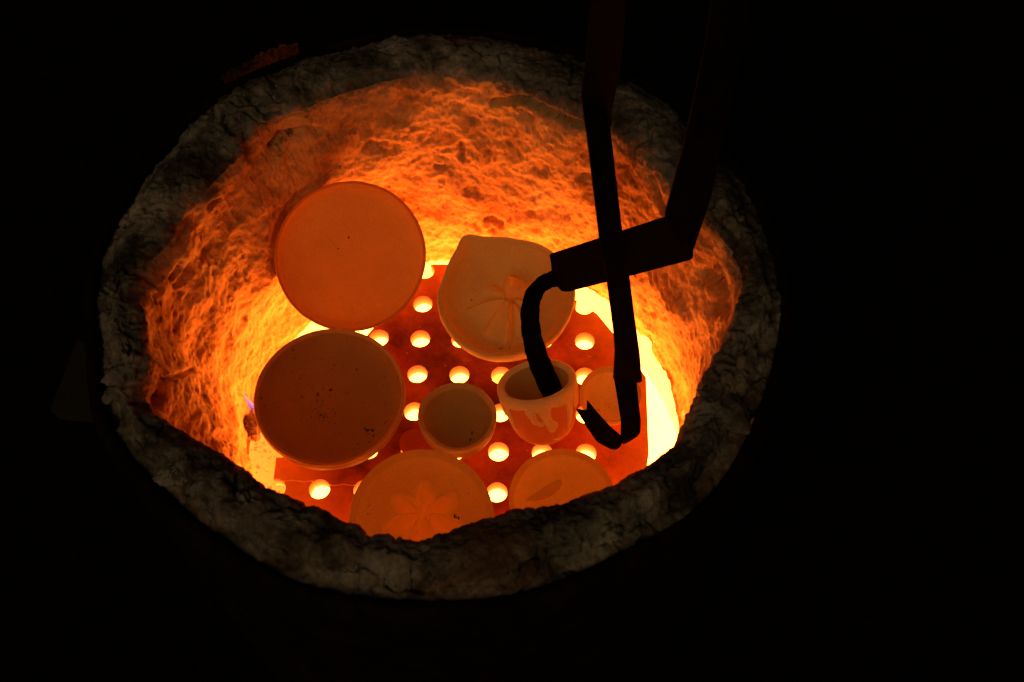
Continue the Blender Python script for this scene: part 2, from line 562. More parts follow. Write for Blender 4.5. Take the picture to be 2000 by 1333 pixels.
# firebox under the shelf: brick ring and the bed of flame on the floor
FZ = -0.175
rr = [ring(.262, z) for z in np.linspace(FZ - .002, ZB + .005, 40)] + [ring(.262 * (1 - t) + (smooth_ring(RO, 101) - .004) * t, ZB + .006 + .02 * t) for t in np.linspace(.1, 1, 8)]
Vb = np.array(rr)
nb = normals(Vb)
Vb = Vb + nb * (.004 * fbm(Vb.reshape(-1, 3) * 25, 4)).reshape(Vb.shape[:2])[..., None]
keep_world(grid_obj('firebox_wall', Vb, M_FLOORBRICK), kiln)
rr = [ring(r_, FZ) for r_ in np.linspace(.003, .268, 24)]
Vf = np.array(rr)
Vf[..., 2] += .012 * fbm(Vf.reshape(-1, 3) * 20, 3).reshape(Vf.shape[:2])
keep_world(grid_obj('flame_bed', Vf, M_FIRE), kiln)

# the drum
prof = [(.004, GZ), (.004, .180), (.000, .198), (-.004, .209), (-.001, .214), (.006, .211), (.011, .200), (.012, .180), (.012, GZ)]
Vd = np.array([ring(smooth_ring(RO, 101) + a, z) for a, z in prof])
keep_world(grid_obj('drum_shell', Vd, M_STEEL), kiln)
# rusted flap of the drum's collar standing up behind the rim
colp_out = [(432, 150), (452, 137), (482, 121), (515, 102), (548, 89), (582, 82)]
colp_in = [(446, 172), (470, 158), (496, 150), (526, 136), (556, 120), (584, 106)]
vs, fs = [], []
n = 40
def lerp_px(L_, t):
    k = t * (len(L_) - 1)
    i = min(int(k), len(L_) - 2)
    f_ = k - i
    return (L_[i][0] * (1 - f_) + L_[i + 1][0] * f_, L_[i][1] * (1 - f_) + L_[i + 1][1] * f_)
rnd = random.Random(3)
prof_n = 6
for k in range(n):
    t = k / (n - 1)
    a = at(*lerp_px(colp_in, t), .205)
    b = at(*lerp_px(colp_out, t), .224)
    j = rnd.uniform(-.003, .003)
    for m_ in range(prof_n):
        s = m_ / (prof_n - 1)
        p = a * (1 - s) + b * s
        vs.append(p + np.array([0, 0, rnd.uniform(-.0015, .0015)]) + (b - a) * (j / .03) * s)
    for m_ in range(prof_n):
        s = 1 - m_ / (prof_n - 1)
        p = a * (1 - s) + b * s
        vs.append(p + np.array([-.002, .004, -.005]) + (b - a) * (j / .03) * s)
m_ = prof_n * 2
for k in range(n - 1):
    for q in range(m_):
        fs.append((k * m_ + q, k * m_ + (q + 1) % m_, (k + 1) * m_ + (q + 1) % m_, (k + 1) * m_ + q))
fs.append(tuple(range(m_)))
fs.append(tuple(range((n - 1) * m_, n * m_)))
keep_world(mesh_obj('rusty_collar', vs, fs, M_RUST, smooth=False), kiln)

# loose tufts and crusts of fibre lying on the rim (parts of its broken edge)
def lump(u, v, z, sx, sy, sz, rot, seed, mat, name):
    bm = bmesh.new()
    bmesh.ops.create_icosphere(bm, subdivisions=4, radius=1)
    pts = np.array([w.co for w in bm.verts])
    d = 1 + .55 * fbm(pts * 1.3 + seed * 3.1, 4, .6)
    pts = pts * d[:, None] * np.array([sx, sy, sz])
    c, s = math.cos(rot), math.sin(rot)
    pts = np.stack([pts[:, 0] * c - pts[:, 1] * s, pts[:, 0] * s + pts[:, 1] * c, pts[:, 2]], -1) + at(u, v, z)
    fs = [[q.index for q in f.verts] for f in bm.faces]
    bm.free()
    return mesh_obj(name, pts, fs, mat)
M_CRUST = clay('pale_crust', (.30, .30, .32), (.05, .04, .035), 0.0, .8, seed=6, speck=.5)
for i, (u, v, sx, sy, sz, ro) in enumerate([(585, 160, .030, .011, .0025, .35), (520, 190, .018, .009, .0025, .6), (345, 925, .016, .010, .004, .4),
                                            (232, 735, .014, .009, .006, .2), (222, 770, .010, .007, .005, 1.0), (660, 1080, .020, .011, .004, .2),
                                            (1030, 1120, .012, .006, .004, 1.0), (1195, 1040, .008, .010, .003, .5), (1420, 800, .026, .014, .005, -.9)]):
    keep_world(lump(u, v, .226, sx, sy, sz, ro, i + 1, M_CRUST if i in (0, 1, 2, 7) else M_RIM, 'fibre_crust'), kiln)

# ------------------------------------------------------------------ perforated shelf, cracked in two
PIT, C0I, C0J, SHT = 0.045, 1.15, 0.9, 0.017
def gx(i, j): return ((i - C0I) * PIT, (j - C0J) * PIT)
def plate(name, poly, bev=.0008):
    bm = bmesh.new()
    top = [bm.verts.new((x, y, 0)) for x, y in poly]
    bot = [bm.verts.new((x, y, -SHT)) for x, y in poly]
    bm.faces.new(top)
    bm.faces.new(bot[::-1])
    for k in range(len(poly)):
        k2 = (k + 1) % len(poly)
        bm.faces.new((top[k2], top[k], bot[k], bot[k2]))
    bmesh.ops.recalc_face_normals(bm, faces=bm.faces)
    me = bpy.data.meshes.new(name)
    bm.to_mesh(me)
    bm.free()
    o = bpy.data.objects.new(name, me)
    COL.objects.link(o)
    return o
bm = bmesh.new()
for i in range(-3, 5):
    for j in range(-4, 6):
        x, y = gx(i, j)
        bmesh.ops.create_cone(bm, cap_ends=True, segments=48, radius1=.0107, radius2=.0107, depth=.06,
                              matrix=Matrix.Translation((x + random.uniform(-.0004, .0004), y + random.uniform(-.0004, .0004), -.008)))
me = bpy.data.meshes.new('cutter')
bm.to_mesh(me)
bm.free()
cutter = bpy.data.objects.new('cutter', me)
COL.objects.link(cutter)
rnd = random.Random(5)
crack = []
xs = np.linspace(-.30, .30, 90)
for x in xs:
    i_ = x / PIT + C0I
    y = gx(0, -1)[1] + (.0085 if i_ < -2 else (.0055 if i_ < 0 else .001)) + rnd.uniform(-.0009, .0009)
    crack.append((x, y))
oct_ = [(-.1905, gx(0, -.15)[1]), (-.1895, -.2), (-.12, -.212), (.12, -.212), (.19, -.12), (.1925, .05), (.147, .125), (.112, .1935), (-.05, .1935), (-.1885, gx(0, .3)[1])]
def clip(poly, lower):
    """cut the octagon along the crack line (simple: keep points on one side, follow the crack between)"""
    gap = lambda x: .0002 + .0005 * min(1, max(0, (-.03 - x) / .08))
    yl = lambda x: float(np.interp(x, xs, [c[1] for c in crack]))
    cr = [(x, y) for x, y in crack if -.1895 < x < .1838]
    if lower:
        return [(-.190, yl(-.190) - .0006)] + [(-.1890, -.2), (-.12, -.212), (.12, -.212)] + [(.184, yl(.184) - .0002)] + [(x, y - gap(x)) for x, y in cr[::-1]]
    return [(x, y + gap(x)) for x, y in cr] + [(.185, yl(.184) + .0002)] + [(.1925, -.04), (.1932, .050), (.161, .102), (.142, .1295), (.112, .152), (.07, .1935), (-.05, .1935), (-.1885, gx(0, .3)[1]), (-.1905, gx(0, -.15)[1]), (-.190, yl(-.190) + .0006)]
dg = None
for nm, lower, lab in (('kiln_shelf', False, 'large red-hot perforated kiln shelf holding the pots, with cut corners'),
                       ('kiln_shelf_piece', True, 'front strip of the perforated shelf, broken off along a bright crack')):
    o = plate(nm, clip(None, lower))
    md = o.modifiers.new('holes', 'BOOLEAN')
    md.operation = 'DIFFERENCE'
    md.solver = 'EXACT'
    md.object = cutter
    bpy.context.view_layer.update()
    ev = o.evaluated_get(bpy.context.evaluated_depsgraph_get())
    m2 = bpy.data.meshes.new_from_object(ev)
    m2.materials.clear()
    m2.materials.append(M_SHELF)
    o.modifiers.clear()
    o.data = m2
    m2.name = nm
    bv = o.modifiers.new('worn_edge', 'BEVEL')
    bv.width = .0009
    bv.segments = 2
    bv.limit_method = 'ANGLE'
    bv.angle_limit = R(50)
    tag(o, lab, 'kiln shelf')
bpy.data.objects.remove(cutter)

def shelf_crumbs():
    sh = bpy.data.objects['kiln_shelf']
    rnd = random.Random(8)
    sp = []
    for u, v in ((1150, 695), (1153, 697), (1147, 693), (1160, 560 + 60), (1105, 640), (1230, 700), (1245, 870), (1190, 870), (1178, 868), (1200, 905), (870, 715), (795, 690), (1000, 900), (1030, 880), (820, 640), (960, 720)):
        p = at(u, v, 0)
        sp.append((p[0], p[1], .0006, rnd.uniform(.0005, .0014)))
    flecks(sh, sp, M_STAR, 9, 'clay_crumb')

# props that carry the shelf
def box(name, c, s, mat, rz=0, parent=None, rough=.0012, seed=0):
    bm = bmesh.new()
    bmesh.ops.create_cube(bm, size=1)
    bmesh.ops.scale(bm, vec=s, verts=bm.verts)
    bmesh.ops.bevel(bm, geom=bm.edges[:], offset=.004, segments=2, affect='EDGES', profile=.6)
    bmesh.ops.subdivide_edges(bm, edges=bm.edges[:], cuts=5, use_grid_fill=True)
    P = np.array([v.co for v in bm.verts])
    d = rough * 2 * np.stack([fbm(P * 60 + seed, 3), fbm(P * 60 + seed + 30, 3), fbm(P * 60 + seed + 60, 3)], -1)
    ca, sa = math.cos(rz), math.sin(rz)
    P = P + d
    P = np.stack([P[:, 0] * ca - P[:, 1] * sa, P[:, 0] * sa + P[:, 1] * ca, P[:, 2]], -1)
    fs = [[q.index for q in f.verts] for f in bm.faces]
    bm.free()
    o = mesh_obj(name, P, fs, mat)
    o.location = tuple(c)
    return o
for (u, v), rz, lab in zip([(655, 800), (985, 590), (1100, 985), (820, 1010)], (.15, .5, -.3, .1),
                       ['firebrick prop under the shelf below the dark speckled dish', 'firebrick prop under the shelf below the pinched star bowl',
                        'firebrick prop under the shelf below the front plate', 'firebrick prop under the shelf below the front star bowl']):
    p = at(u, v, -SHT)
    tag(box('shelf_prop', (p[0], p[1], (FZ - SHT) / 2), (.045, .035, -FZ - SHT), M_BRICK, rz, seed=p[0] * 100), lab, 'kiln prop', 'bricks propping the shelf')
# the sooty brick lying in the gap left of the shelf
tag(box('sooty_brick', at(512, 905, -.085) + np.array([0, 0, -.045]), (.050, .11, .09), M_BRICK, .12, rough=.003, seed=9),
    'sooty firebrick in the bright gap left of the shelf, by the blue flame', 'brick')

# the blue gas flame in the burner port
M_BLUE, nt, N, L, B = new_mat('gas_flame')
geo = N.new('ShaderNodeTexCoord')
sep = N.new('ShaderNodeSeparateXYZ')
L.new(geo.outputs['Object'], sep.inputs[0])
L.new(ramp(nt, math_n(nt, 'MULTIPLY', sep.outputs[2], 22.0), [(.05, (.05, .09, .75)), (.3, (.30, .12, .75)), (.75, (1.0, .38, .30))]), B.inputs['Emission Color'])
B.inputs['Emission Strength'].default_value = .6
B.inputs['Base Color'].default_value = (.02, .02, .05, 1)
vs, fs = [], []
for k in range(14):
    t = k / 13
    w = .0048 * (math.sin(math.pi * min(1, t * 1.15 + .12)) ** .7) * (1 - .5 * t) + .0003
    for q in range(12):
        a = q / 12 * 2 * math.pi
        vs.append((w * math.cos(a) + .002 * math.sin(t * 7), w * math.sin(a) * .7 + .001 * math.cos(t * 9), t * .045))
for k in range(13):
    for q in range(12):
        fs.append((k * 12 + q, k * 12 + (q + 1) % 12, (k + 1) * 12 + (q + 1) % 12, (k + 1) * 12 + q))
fl = mesh_obj('gas_flame', vs, fs, M_BLUE)
fl.location = tuple(at(493, 803, -.045))
M_SOOTY = clay('sooty_grit', (.08, .04, .03), (.3, .2, .12), 0.02, .6, seed=21, speck=.5)
tag(lump(489, 832, -.040, .011, .018, .012, .4, 3, M_SOOTY, 'soot_crust'), 'black gritty crust of soot in the left gap, just below the blue flame', 'soot crust')
tag(fl, 'small blue and pink gas flame between the left dish and the kiln wall', 'flame')

# ------------------------------------------------------------------ pots
def lathe(name, prof, mat, parent=None, seg=112, deform=None, lip=.006, relief=None):
    """prof: (r, z) from the middle of the underside, up the outside, over the rim, to the middle of the inside"""
    pr = []
    for (a, b) in zip(prof[:-1], prof[1:]):
        n_ = max(1, int(math.hypot(b[0] - a[0], b[1] - a[1]) / .0022))
        for k in range(n_):
            t = k / n_
            pr.append((a[0] + (b[0] - a[0]) * t, a[1] + (b[1] - a[1]) * t))
    pr.append(prof[-1])
    pr = np.array(pr)
    for _ in range(3):                          # round the corners
        q = pr.copy()
        q[1:-1] = (pr[:-2] + 2 * pr[1:-1] + pr[2:]) / 4
        pr = q
    th = np.linspace(0, 2 * np.pi, seg, endpoint=False)
    rr, tt_ = np.meshgrid(np.maximum(pr[:, 0], .0004), th, indexing='ij')
    zz = np.repeat(pr[:, 1][:, None], seg, 1)
    inner = np.zeros(len(pr))
    inner[int(np.argmax(pr[:, 1] + pr[:, 0] * .01)):] = 1
    if deform:
        rr, zz = deform(rr, tt_, zz, inner[:, None])
    Vv = np.stack([rr * np.cos(tt_), rr * np.sin(tt_), zz], -1)
    Pp = Vv.reshape(-1, 3)
    Vv = Vv + (.0007 * np.stack([fbm(Pp * 45, 2), fbm(Pp * 45 + 9, 2), fbm(Pp * 45 + 19, 2)], -1)).reshape(Vv.shape)
    o = grid_obj(name, Vv, mat, parent)
    ln = np.r_[0, np.cumsum(np.hypot(*np.diff(pr, axis=0).T))]
    lm = 1 - np.clip((np.abs(ln - ln[int(np.argmax(pr[:, 1] + pr[:, 0] * .01))]) - lip) / .0025, 0, 1)
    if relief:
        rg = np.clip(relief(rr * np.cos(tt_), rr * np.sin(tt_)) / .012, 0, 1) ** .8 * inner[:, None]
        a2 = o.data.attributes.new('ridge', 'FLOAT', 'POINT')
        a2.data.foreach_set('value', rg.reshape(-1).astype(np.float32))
    at_ = o.data.attributes.new('lip', 'FLOAT', 'POINT')
    at_.data.foreach_set('value', np.repeat(lm, seg).astype(np.float32))
    return o

def smooth_prof(pts):
    """Catmull-Rom through the profile points"""
    P = [np.array(p) for p in pts]
    P = [2 * P[0] - P[1]] + P + [2 * P[-1] - P[-2]]
    o = []
    for i in range(1, len(P) - 2):
        for k in range(6):
            t = k / 6
            a, b, c, d = P[i - 1:i + 3]
            o.append(tuple(.5 * (2 * b + (c - a) * t + (2 * a - 5 * b + 4 * c - d) * t * t + (3 * b - a - 3 * c + d) * t ** 3)))
    o.append(tuple(P[-2]))
    return [(max(0, x), z) for x, z in o]

def orient(o, loc, n=(0, 0, 1), spin=0.0):
    n = Vector(n).normalized()
    y = Vector((0, 1, 0)) - n * n.y              # the pot's y stays as near to the world's as it can
    y.normalize()
    x = y.cross(n)
    o.rotation_euler = (Matrix((x, y, n)).transposed() @ Matrix.Rotation(spin, 3, 'Z')).to_euler()
    o.location = tuple(loc)

def flecks(parent, spots, mat, seed, name='soot_fleck'):
    """tiny flat crumbs of soot lying on an inside surface, given in the pot's own (x, y, z)"""
    rnd = random.Random(seed)
    vs, fs = [], []
    for (x, y, z, r_) in spots:
        b = len(vs)
        n_ = 7
        vs.append((x, y, z + r_ * .25))
        for k in range(n_):
            a = k / n_ * 2 * math.pi
            q = r_ * rnd.uniform(.5, 1.25)
            vs.append((x + q * math.cos(a), y + q * math.sin(a), z - .0006))
        for k in range(n_):
            fs.append((b, b + 1 + k, b + 1 + (k + 1) % n_))
        fs.append(tuple(range(b + n_, b, -1)))
    o = mesh_obj(name, vs, fs, mat, parent)
    o['kind'] = 'stuff'
    return o
M_SOOT, nt, N, L, B = new_mat('soot')
L.new(ramp(nt, noise(nt, 300, 3, .6, coord(nt)), [(.3, (.025, .015, .012)), (.7, (.07, .04, .025))]), B.inputs['Base Color'])
B.inputs['Roughness'].default_value = 1

HOTCLAY = (.62, .42, .30)
PALE = (.66, .50, .36)
M_DISH_A = clay('dish_orange_clay', (.60, .34, .10), (.06, .03, .02), .15, .3, seed=1.0, speck=.75, rim=(.20, .09, .04), tint=(1, .075, .001))
M_DISH_B = clay('dish_brown_clay', (.34, .25, .10), (.04, .025, .02), .045, .75, seed=2.3, speck=.66, rim=(.58, .42, .19), tint=(1, .08, .001))
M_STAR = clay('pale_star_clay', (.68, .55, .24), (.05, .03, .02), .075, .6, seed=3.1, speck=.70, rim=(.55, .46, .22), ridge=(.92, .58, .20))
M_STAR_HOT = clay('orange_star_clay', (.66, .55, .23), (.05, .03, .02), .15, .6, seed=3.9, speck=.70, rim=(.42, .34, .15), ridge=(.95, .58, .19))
M_BOWL = clay('small_bowl_clay', (.42, .36, .16), (.05, .03, .02), .035, .4, seed=5.2, speck=.74, rim=(.62, .50, .23))
M_MUG = clay('mug_red_clay', (.42, .14, .05), (.06, .03, .02), .17, .2, seed=7.7, speck=.8, tint=(1, .07, .001))
M_GLAZE = clay('pale_raw_glaze', (.82, .74, .40), (.06, .03, .02), .07, .4, seed=8.8, speck=.74)
M_BRIGHT = clay('bright_bowl_clay', (.80, .62, .26), (.06, .03, .02), .17, .6, seed=9.4, speck=.70, rim=(.46, .32, .14))
M_PLATE = clay('plate_orange_clay', (.68, .54, .22), (.06, .03, .02), .20, .3, seed=10.1, speck=.76, rim=(.34, .16, .07))
M_STROKE = clay('brown_stroke', (.34, .13, .05), (.04, .02, .02), .18, .3, seed=12.0)
M_BUTTON = clay('dark_red_clay', (.22, .07, .035), (.04, .02, .015), .13, .6, seed=13.0, speck=.6, tint=GLOW)

# -- dish A: leans on the back left of the wall, facing up at the camera
o = lathe('dish', smooth_prof([(0, 0), (rA * .55, 0), (rA * .82, .003), (rA * .95, .012), (rA * .997, dA - .002), (rA * .985, dA), (rA * .955, dA - .003), (rA * .90, .0115), (rA * .78, .0072), (rA * .5, .0058), (0, .0055)]), M_DISH_A, seg=144, lip=.0022)
orient(o, cA - nA * dA, nA)
tag(o, 'large plain orange-brown dish leaning on the back left of the kiln wall', 'dish', 'round dishes in the kiln')
def local(o, u, v, p, n):
    """photo pixel on the plane (p, n) -> the pot's own x, y"""
    M = Matrix.LocRotScale(o.location, o.rotation_euler, (1, 1, 1)).inverted()
    w = M @ Vector(on_plane(u, v, p, n))
    return w.x, w.y
pA = cA - nA * (dA - .0058)
flecks(o, [(*local(o, 681, 464, pA, nA), .0058, .0022), (*local(o, 682, 466, pA, nA), .0058, .0016), (*local(o, 661, 487, pA, nA), .0058, .0013)], M_SOOT, 1)
pp = [local(o, u, v, pA, nA) for u, v in ((621, 440), (626, 449), (634, 459), (644, 468), (652, 478), (660, 487))]
vs, fs = [], []
for (x, y) in pp:
    vs += [(x - .00016, y - .0001, .0058), (x + .00016, y + .0001, .0058), (x, y, .0062)]
for k in range(len(pp) - 1):
    a, b = k * 3, k * 3 + 3
    fs += [(a, b, b + 2, a + 2), (a + 2, b + 2, b + 1, a + 1)]
mesh_obj('hairline_crack', vs, fs, M_STROKE, o)

# -- dish B: stands level at the left, speckled
hB = .046
cB = at(643, 771, hB)
rB = 144.5 * np.linalg.norm(cB - CAM) / FPX
nB = np.array([.02, -.06, 1.0])
nB /= np.linalg.norm(nB)
o = lathe('dish', smooth_prof([(0, 0), (rB * .62, 0), (rB * .72, .004), (rB * .94, .020), (rB * 1.0, .033), (rB * 1.008, hB - .004), (rB * .995, hB), (rB * .968, hB - .001), (rB * .94, hB - .006), (rB * .87, hB - .013), (rB * .72, hB - .0165), (rB * .4, hB - .0185), (0, hB - .019)]), M_DISH_B, seg=144, lip=.0035)
orient(o, cB - nB * hB, nB)
tag(o, 'dark brown dish speckled with soot, level in front of the leaning dish', 'dish', 'round dishes in the kiln')
def on_b(u, v): return local(o, u, v, cB - nB * .018, nB)
zb = hB - .0185
sp = []
rnd = random.Random(2)
for (u, v, r_) in [(645, 761, .0022), (620, 782, .0013), (735, 758, .0015), (612, 802, .001), (609, 799, .0009), (546, 807, .0013), (582, 804, .0011), (690, 824, .0013), (675, 869, .001), (555, 870, .0012), (596, 863, .0011), (770, 768, .001), (774, 775, .0012), (767, 788, .0011), (634, 899 - 90, .0012)]:
    x, y = on_b(u, v)
    sp.append((x, y, zb, r_))
for _ in range(110):
    u, v = rnd.gauss(627, 16), rnd.gauss(814, 14)
    sp.append((*on_b(u, v), zb, rnd.uniform(.0004, .0014)))
for _ in range(16):
    sp.append((*on_b(627 + rnd.gauss(0, 5), 815 + rnd.gauss(0, 6)), zb, rnd.uniform(.0008, .0024)))
for _ in range(17):
    t = rnd.random()
    u, v = 708 + 28 * t + rnd.gauss(0, 3), 838 + 18 * t + rnd.gauss(0, 4)
    x, y = on_b(u, v)
    sp.append((x, y, zb + .002 + .10 * max(0, math.hypot(x, y) - .045), rnd.uniform(.0004, .0015)))
for _ in range(70):
    a, q = rnd.random() * 6.283, math.sqrt(rnd.random()) * rB * .68
    sp.append((q * math.cos(a), q * math.sin(a), zb, rnd.uniform(.0002, .0006)))
flecks(o, sp, M_SOOT, 2)

def star(ridges, centre=(0, 0)):
    """folded ridges running out from the middle: (direction deg, length, half-width on the near side, on the far side, height)"""
    def f(x, y):
        dx, dy = x - centre[0], y - centre[1]
        h = 0
        for a, ln, wl, wr, amp in ridges:
            c, s_ = math.cos(R(a)), math.sin(R(a))
            along, across = dx * c + dy * s_, -dx * s_ + dy * c
            t = np.clip(along / ln, 0, 1)
            wk = (.25 + .75 * np.sin(np.pi * np.clip(t * .8 + .1, 0, 1)))
            tri = np.clip(1 - np.where(across > 0, across / (wl * wk), -across / (wr * wk)), 0, 1)
            env = np.clip(along / (ln * .16), 0, 1) * np.clip((1 - t) * 1.9, 0, 1) ** .7
            h = np.maximum(h, amp * tri * env)
        return h
    return f

# -- bowl C: pinched bowl with a folded star in the bottom
hC = .050
cC = at(986, 574, hC)
rC = 135 * np.linalg.norm(cC - CAM) / FPX
nC = np.array([.03, -.10, 1.0])
nC /= np.linalg.norm(nC)
stC = star([(97, .032, .007, .026, .034), (150, .036, .009, .014, .012), (192, .048, .022, .004, .017), (236, .050, .024, .007, .024),
            (267, .052, .008, .020, .028), (300, .040, .006, .018, .020), (338, .038, .010, .018, .020), (40, .040, .014, .012, .020)], (.006, .004))
def defC(r_, t, z, inner):
    # outline: a pulled corner at the upper left, flatter along the top right
    def bumpa(a0, w): return np.exp(-(((t - a0 + np.pi) % (2 * np.pi) - np.pi) / w) ** 2)
    k = 1 + .115 * bumpa(R(124), .17) - .045 * bumpa(R(80), .35) - .055 * bumpa(R(162), .32) + .02 * bumpa(R(20), .4) + .012 * np.sin(3 * t + 1)
    up = np.clip(z / hC, 0, 1)
    rr = r_ * (1 + (k - 1) * (.35 + .65 * up))
    x, y = rr * np.cos(t), rr * np.sin(t)
    z = z + inner * stC(x, y) + .004 * bumpa(R(122), .25) * up
    z = z + .0015 * np.sin(5 * t + 2) * up * up
    return rr, z
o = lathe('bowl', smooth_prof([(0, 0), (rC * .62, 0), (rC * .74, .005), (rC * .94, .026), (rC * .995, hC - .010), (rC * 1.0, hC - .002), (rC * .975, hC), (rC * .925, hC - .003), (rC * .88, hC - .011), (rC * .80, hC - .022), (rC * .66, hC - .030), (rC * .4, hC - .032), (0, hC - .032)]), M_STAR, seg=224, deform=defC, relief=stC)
orient(o, cC - nC * hC, nC)
tag(o, 'wide pale bowl with a pinched corner and folded star, behind the tongs', 'bowl', 'bowls with a star folded into the bottom')
sp = []
pC = cC - nC * .031
for (u, v, r_) in [(940, 547, .0016), (942, 550, .0018), (939, 541, .001), (944, 538, .0007), (950, 547, .0006), (955, 546, .0006), (925, 571, .001), (921, 586, .0009), (916, 649, .0016), (917, 652, .0013), (963, 664, .001), (977, 684, .0009), (981, 684, .0008), (996, 684, .0008), (1017, 675, .001), (1074, 673, .0009)]:
    x, y = local(o, u, v, pC, nC)
    sp.append((x, y, hC - .0325 + .0016 + 1.1 * max(0, math.hypot(x, y) - .048), r_))
flecks(o, sp, M_SOOT, 3)

# -- bowl D: the small bowl in the middle
hD = .038
cD = at(893, 811, hD)
rD = 77.5 * np.linalg.norm(cD - CAM) / FPX
nD = np.array([.02, .07, 1.0])
nD /= np.linalg.norm(nD)
def defD(r_, t, z, inner):
    up = np.clip(z / hD, 0, 1)
    return r_ * (1 + up * (.014 * np.cos(4 * t) - .014 * np.sin(2 * t + .4) + .008 * np.sin(3 * t))), z + .0015 * np.sin(2 * t + 1) * up
o = lathe('bowl', smooth_prof([(0, 0), (rD * .50, 0), (rD * .62, .003), (rD * .90, .015), (rD * .985, .027), (rD * .985, hD - .0005), (rD * .94, hD), (rD * .885, hD - .0015), (rD * .85, hD - .006), (rD * .76, hD - .017), (rD * .60, hD - .024), (rD * .3, hD - .028), (0, hD - .0285)]), M_BOWL, seg=112, deform=defD)
orient(o, cD - nD * hD, nD)
tag(o, 'small squarish bowl with a grey-brown inside, alone in the middle of the shelf', 'bowl', 'small bowls on the shelf')
pD = cD - nD * .026
sp = []
for _ in range(12):
    t = random.random()
    x, y = local(o, 918 + 6 * t + random.gauss(0, 1.6), 862 - 20 * t + random.gauss(0, 1), pD, nD)
    sp.append((x, y, hD - .0262 + .8 * max(0, math.hypot(x, y) - .018), random.uniform(.0003, .0008)))
flecks(o, sp, M_SOOT, 4)

# -- bowl F: behind the tongs at the right
hF = .034
cF = at(1193, 769, hF)
rF = 61 * np.linalg.norm(cF - CAM) / FPX
nF = np.array([.06, -.02, 1.0])
nF /= np.linalg.norm(nF)
o = lathe('bowl', smooth_prof([(0, 0), (rF * .50, 0), (rF * .62, .003), (rF * .90, .018), (rF * .99, hF - .003), (rF * .985, hF), (rF * .93, hF - .001), (rF * .86, hF - .006), (rF * .78, hF - .016), (rF * .6, hF - .0235), (rF * .3, hF - .0260), (0, hF - .0265)]), M_BRIGHT, seg=112,
          deform=lambda r_, t, z, i: (r_ * (1 + .02 * np.sin(2 * t) * z / hF), z))
orient(o, cF - nF * hF, nF)
tag(o, 'small bright orange bowl half hidden behind the jaw of the tongs', 'bowl', 'small bowls on the shelf')
sp = []
for _ in range(18):
    x, y = local(o, 1195 + random.gauss(0, 6), 786 + random.gauss(0, 6), cF - nF * .026, nF)
    sp.append((x, y, hF - .0262, random.uniform(.0002, .0008)))
flecks(o, sp, M_SOOT, 5)

# -- bowl G: second star bowl at the front, half hidden by the rim
hG = .036
cG = at(821, 1008, hG)
rG = 140 * np.linalg.norm(cG - CAM) / FPX
nG = np.array([.0, -.02, 1.0])
nG /= np.linalg.norm(nG)
stG = star([(k * 360 / 7 + 93, .042, .010, .013, .030) for k in range(7)], (.002, .002))
def defG(r_, t, z, inner):
    x, y = r_ * np.cos(t), r_ * np.sin(t)
    return r_ * (1 + .012 * np.sin(3 * t + 2)), z + inner * stG(x, y)
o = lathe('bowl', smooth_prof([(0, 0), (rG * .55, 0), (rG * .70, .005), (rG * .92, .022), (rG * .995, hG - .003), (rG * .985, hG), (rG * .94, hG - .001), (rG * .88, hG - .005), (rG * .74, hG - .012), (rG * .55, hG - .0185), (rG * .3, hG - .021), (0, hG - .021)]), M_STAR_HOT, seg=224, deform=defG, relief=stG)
orient(o, cG - nG * hG, nG)
tag(o, 'wide bowl with a flower-like star, half hidden by the front rim', 'bowl', 'bowls with a star folded into the bottom')
sp = []
pG = cG - nG * .017
for n_, u0, v0, su, sv, r0, r1 in ((14, 784, 984, 6, 1.2, .0004, .0011), (26, 862, 976, 14, 3, .0002, .0007), (14, 838, 968, 10, 2, .0002, .0006), (8, 892, 1010, 4, 2.6, .0006, .0014), (5, 856, 922, 1.5, 5, .0002, .0005), (5, 752, 1032, 2, 3, .0004, .0009)):
    for _ in range(n_):
        x, y = local(o, u0 + random.gauss(0, su), v0 + random.gauss(0, sv), pG, nG)
        sp.append((x, y, hG - .0172 + .42 * max(0, math.hypot(x, y) - .040), random.uniform(r0, r1)))
flecks(o, sp, M_SOOT, 6)

# -- plate H: right front, with a brown brush stroke
hH = .026
cH = at(1098, 972, hH)
rH = 104 * np.linalg.norm(cH - CAM) / FPX
o = lathe('plate', smooth_prof([(0, 0), (rH * .55, 0), (rH * .75, .006), (rH * .95, hH - .006), (rH * .995, hH - .001), (rH * .98, hH), (rH * .93, hH - .003), (rH * .80, hH - .010), (rH * .66, hH - .0135), (rH * .4, hH - .0145), (0, hH - .0145)]), M_PLATE, seg=128)
nH = np.array([.0, -.02, 1.0])
nH /= np.linalg.norm(nH)
orient(o, cH - nH * hH, nH)
tag(o, 'orange plate with one brown brush stroke, partly hidden by the right front rim', 'plate')
vs, fs = [], []
Mi = Matrix.LocRotScale(o.location, o.rotation_euler, (1, 1, 1)).inverted()
for k in range(20):
    t = k / 19
    u, v = 1029 + 68 * t, 976 - 36 * t + 5 * math.sin(t * 3)
    w = .0085 * (max(0, math.sin(math.pi * (t * .85 + .12))) ** .55) * (.35 + .65 * t)
    p = Mi @ Vector(on_plane(u, v, cH - nH * .0135, nH))
    for q in range(9):
        s = q / 8 * 2 - 1
        vs.append((p.x - w * s * .35, p.y + w * s, hH - .0146 + .0016 * (1 - s * s) + .0002 + .05 * max(0, math.hypot(p.x, p.y + w * s) - .03)))
for k in range(19):
    for q in range(8):
        fs.append((k * 9 + q, k * 9 + q + 1, (k + 1) * 9 + q + 1, (k + 1) * 9 + q))
mesh_obj('brush_stroke', vs, fs, M_STROKE, o)

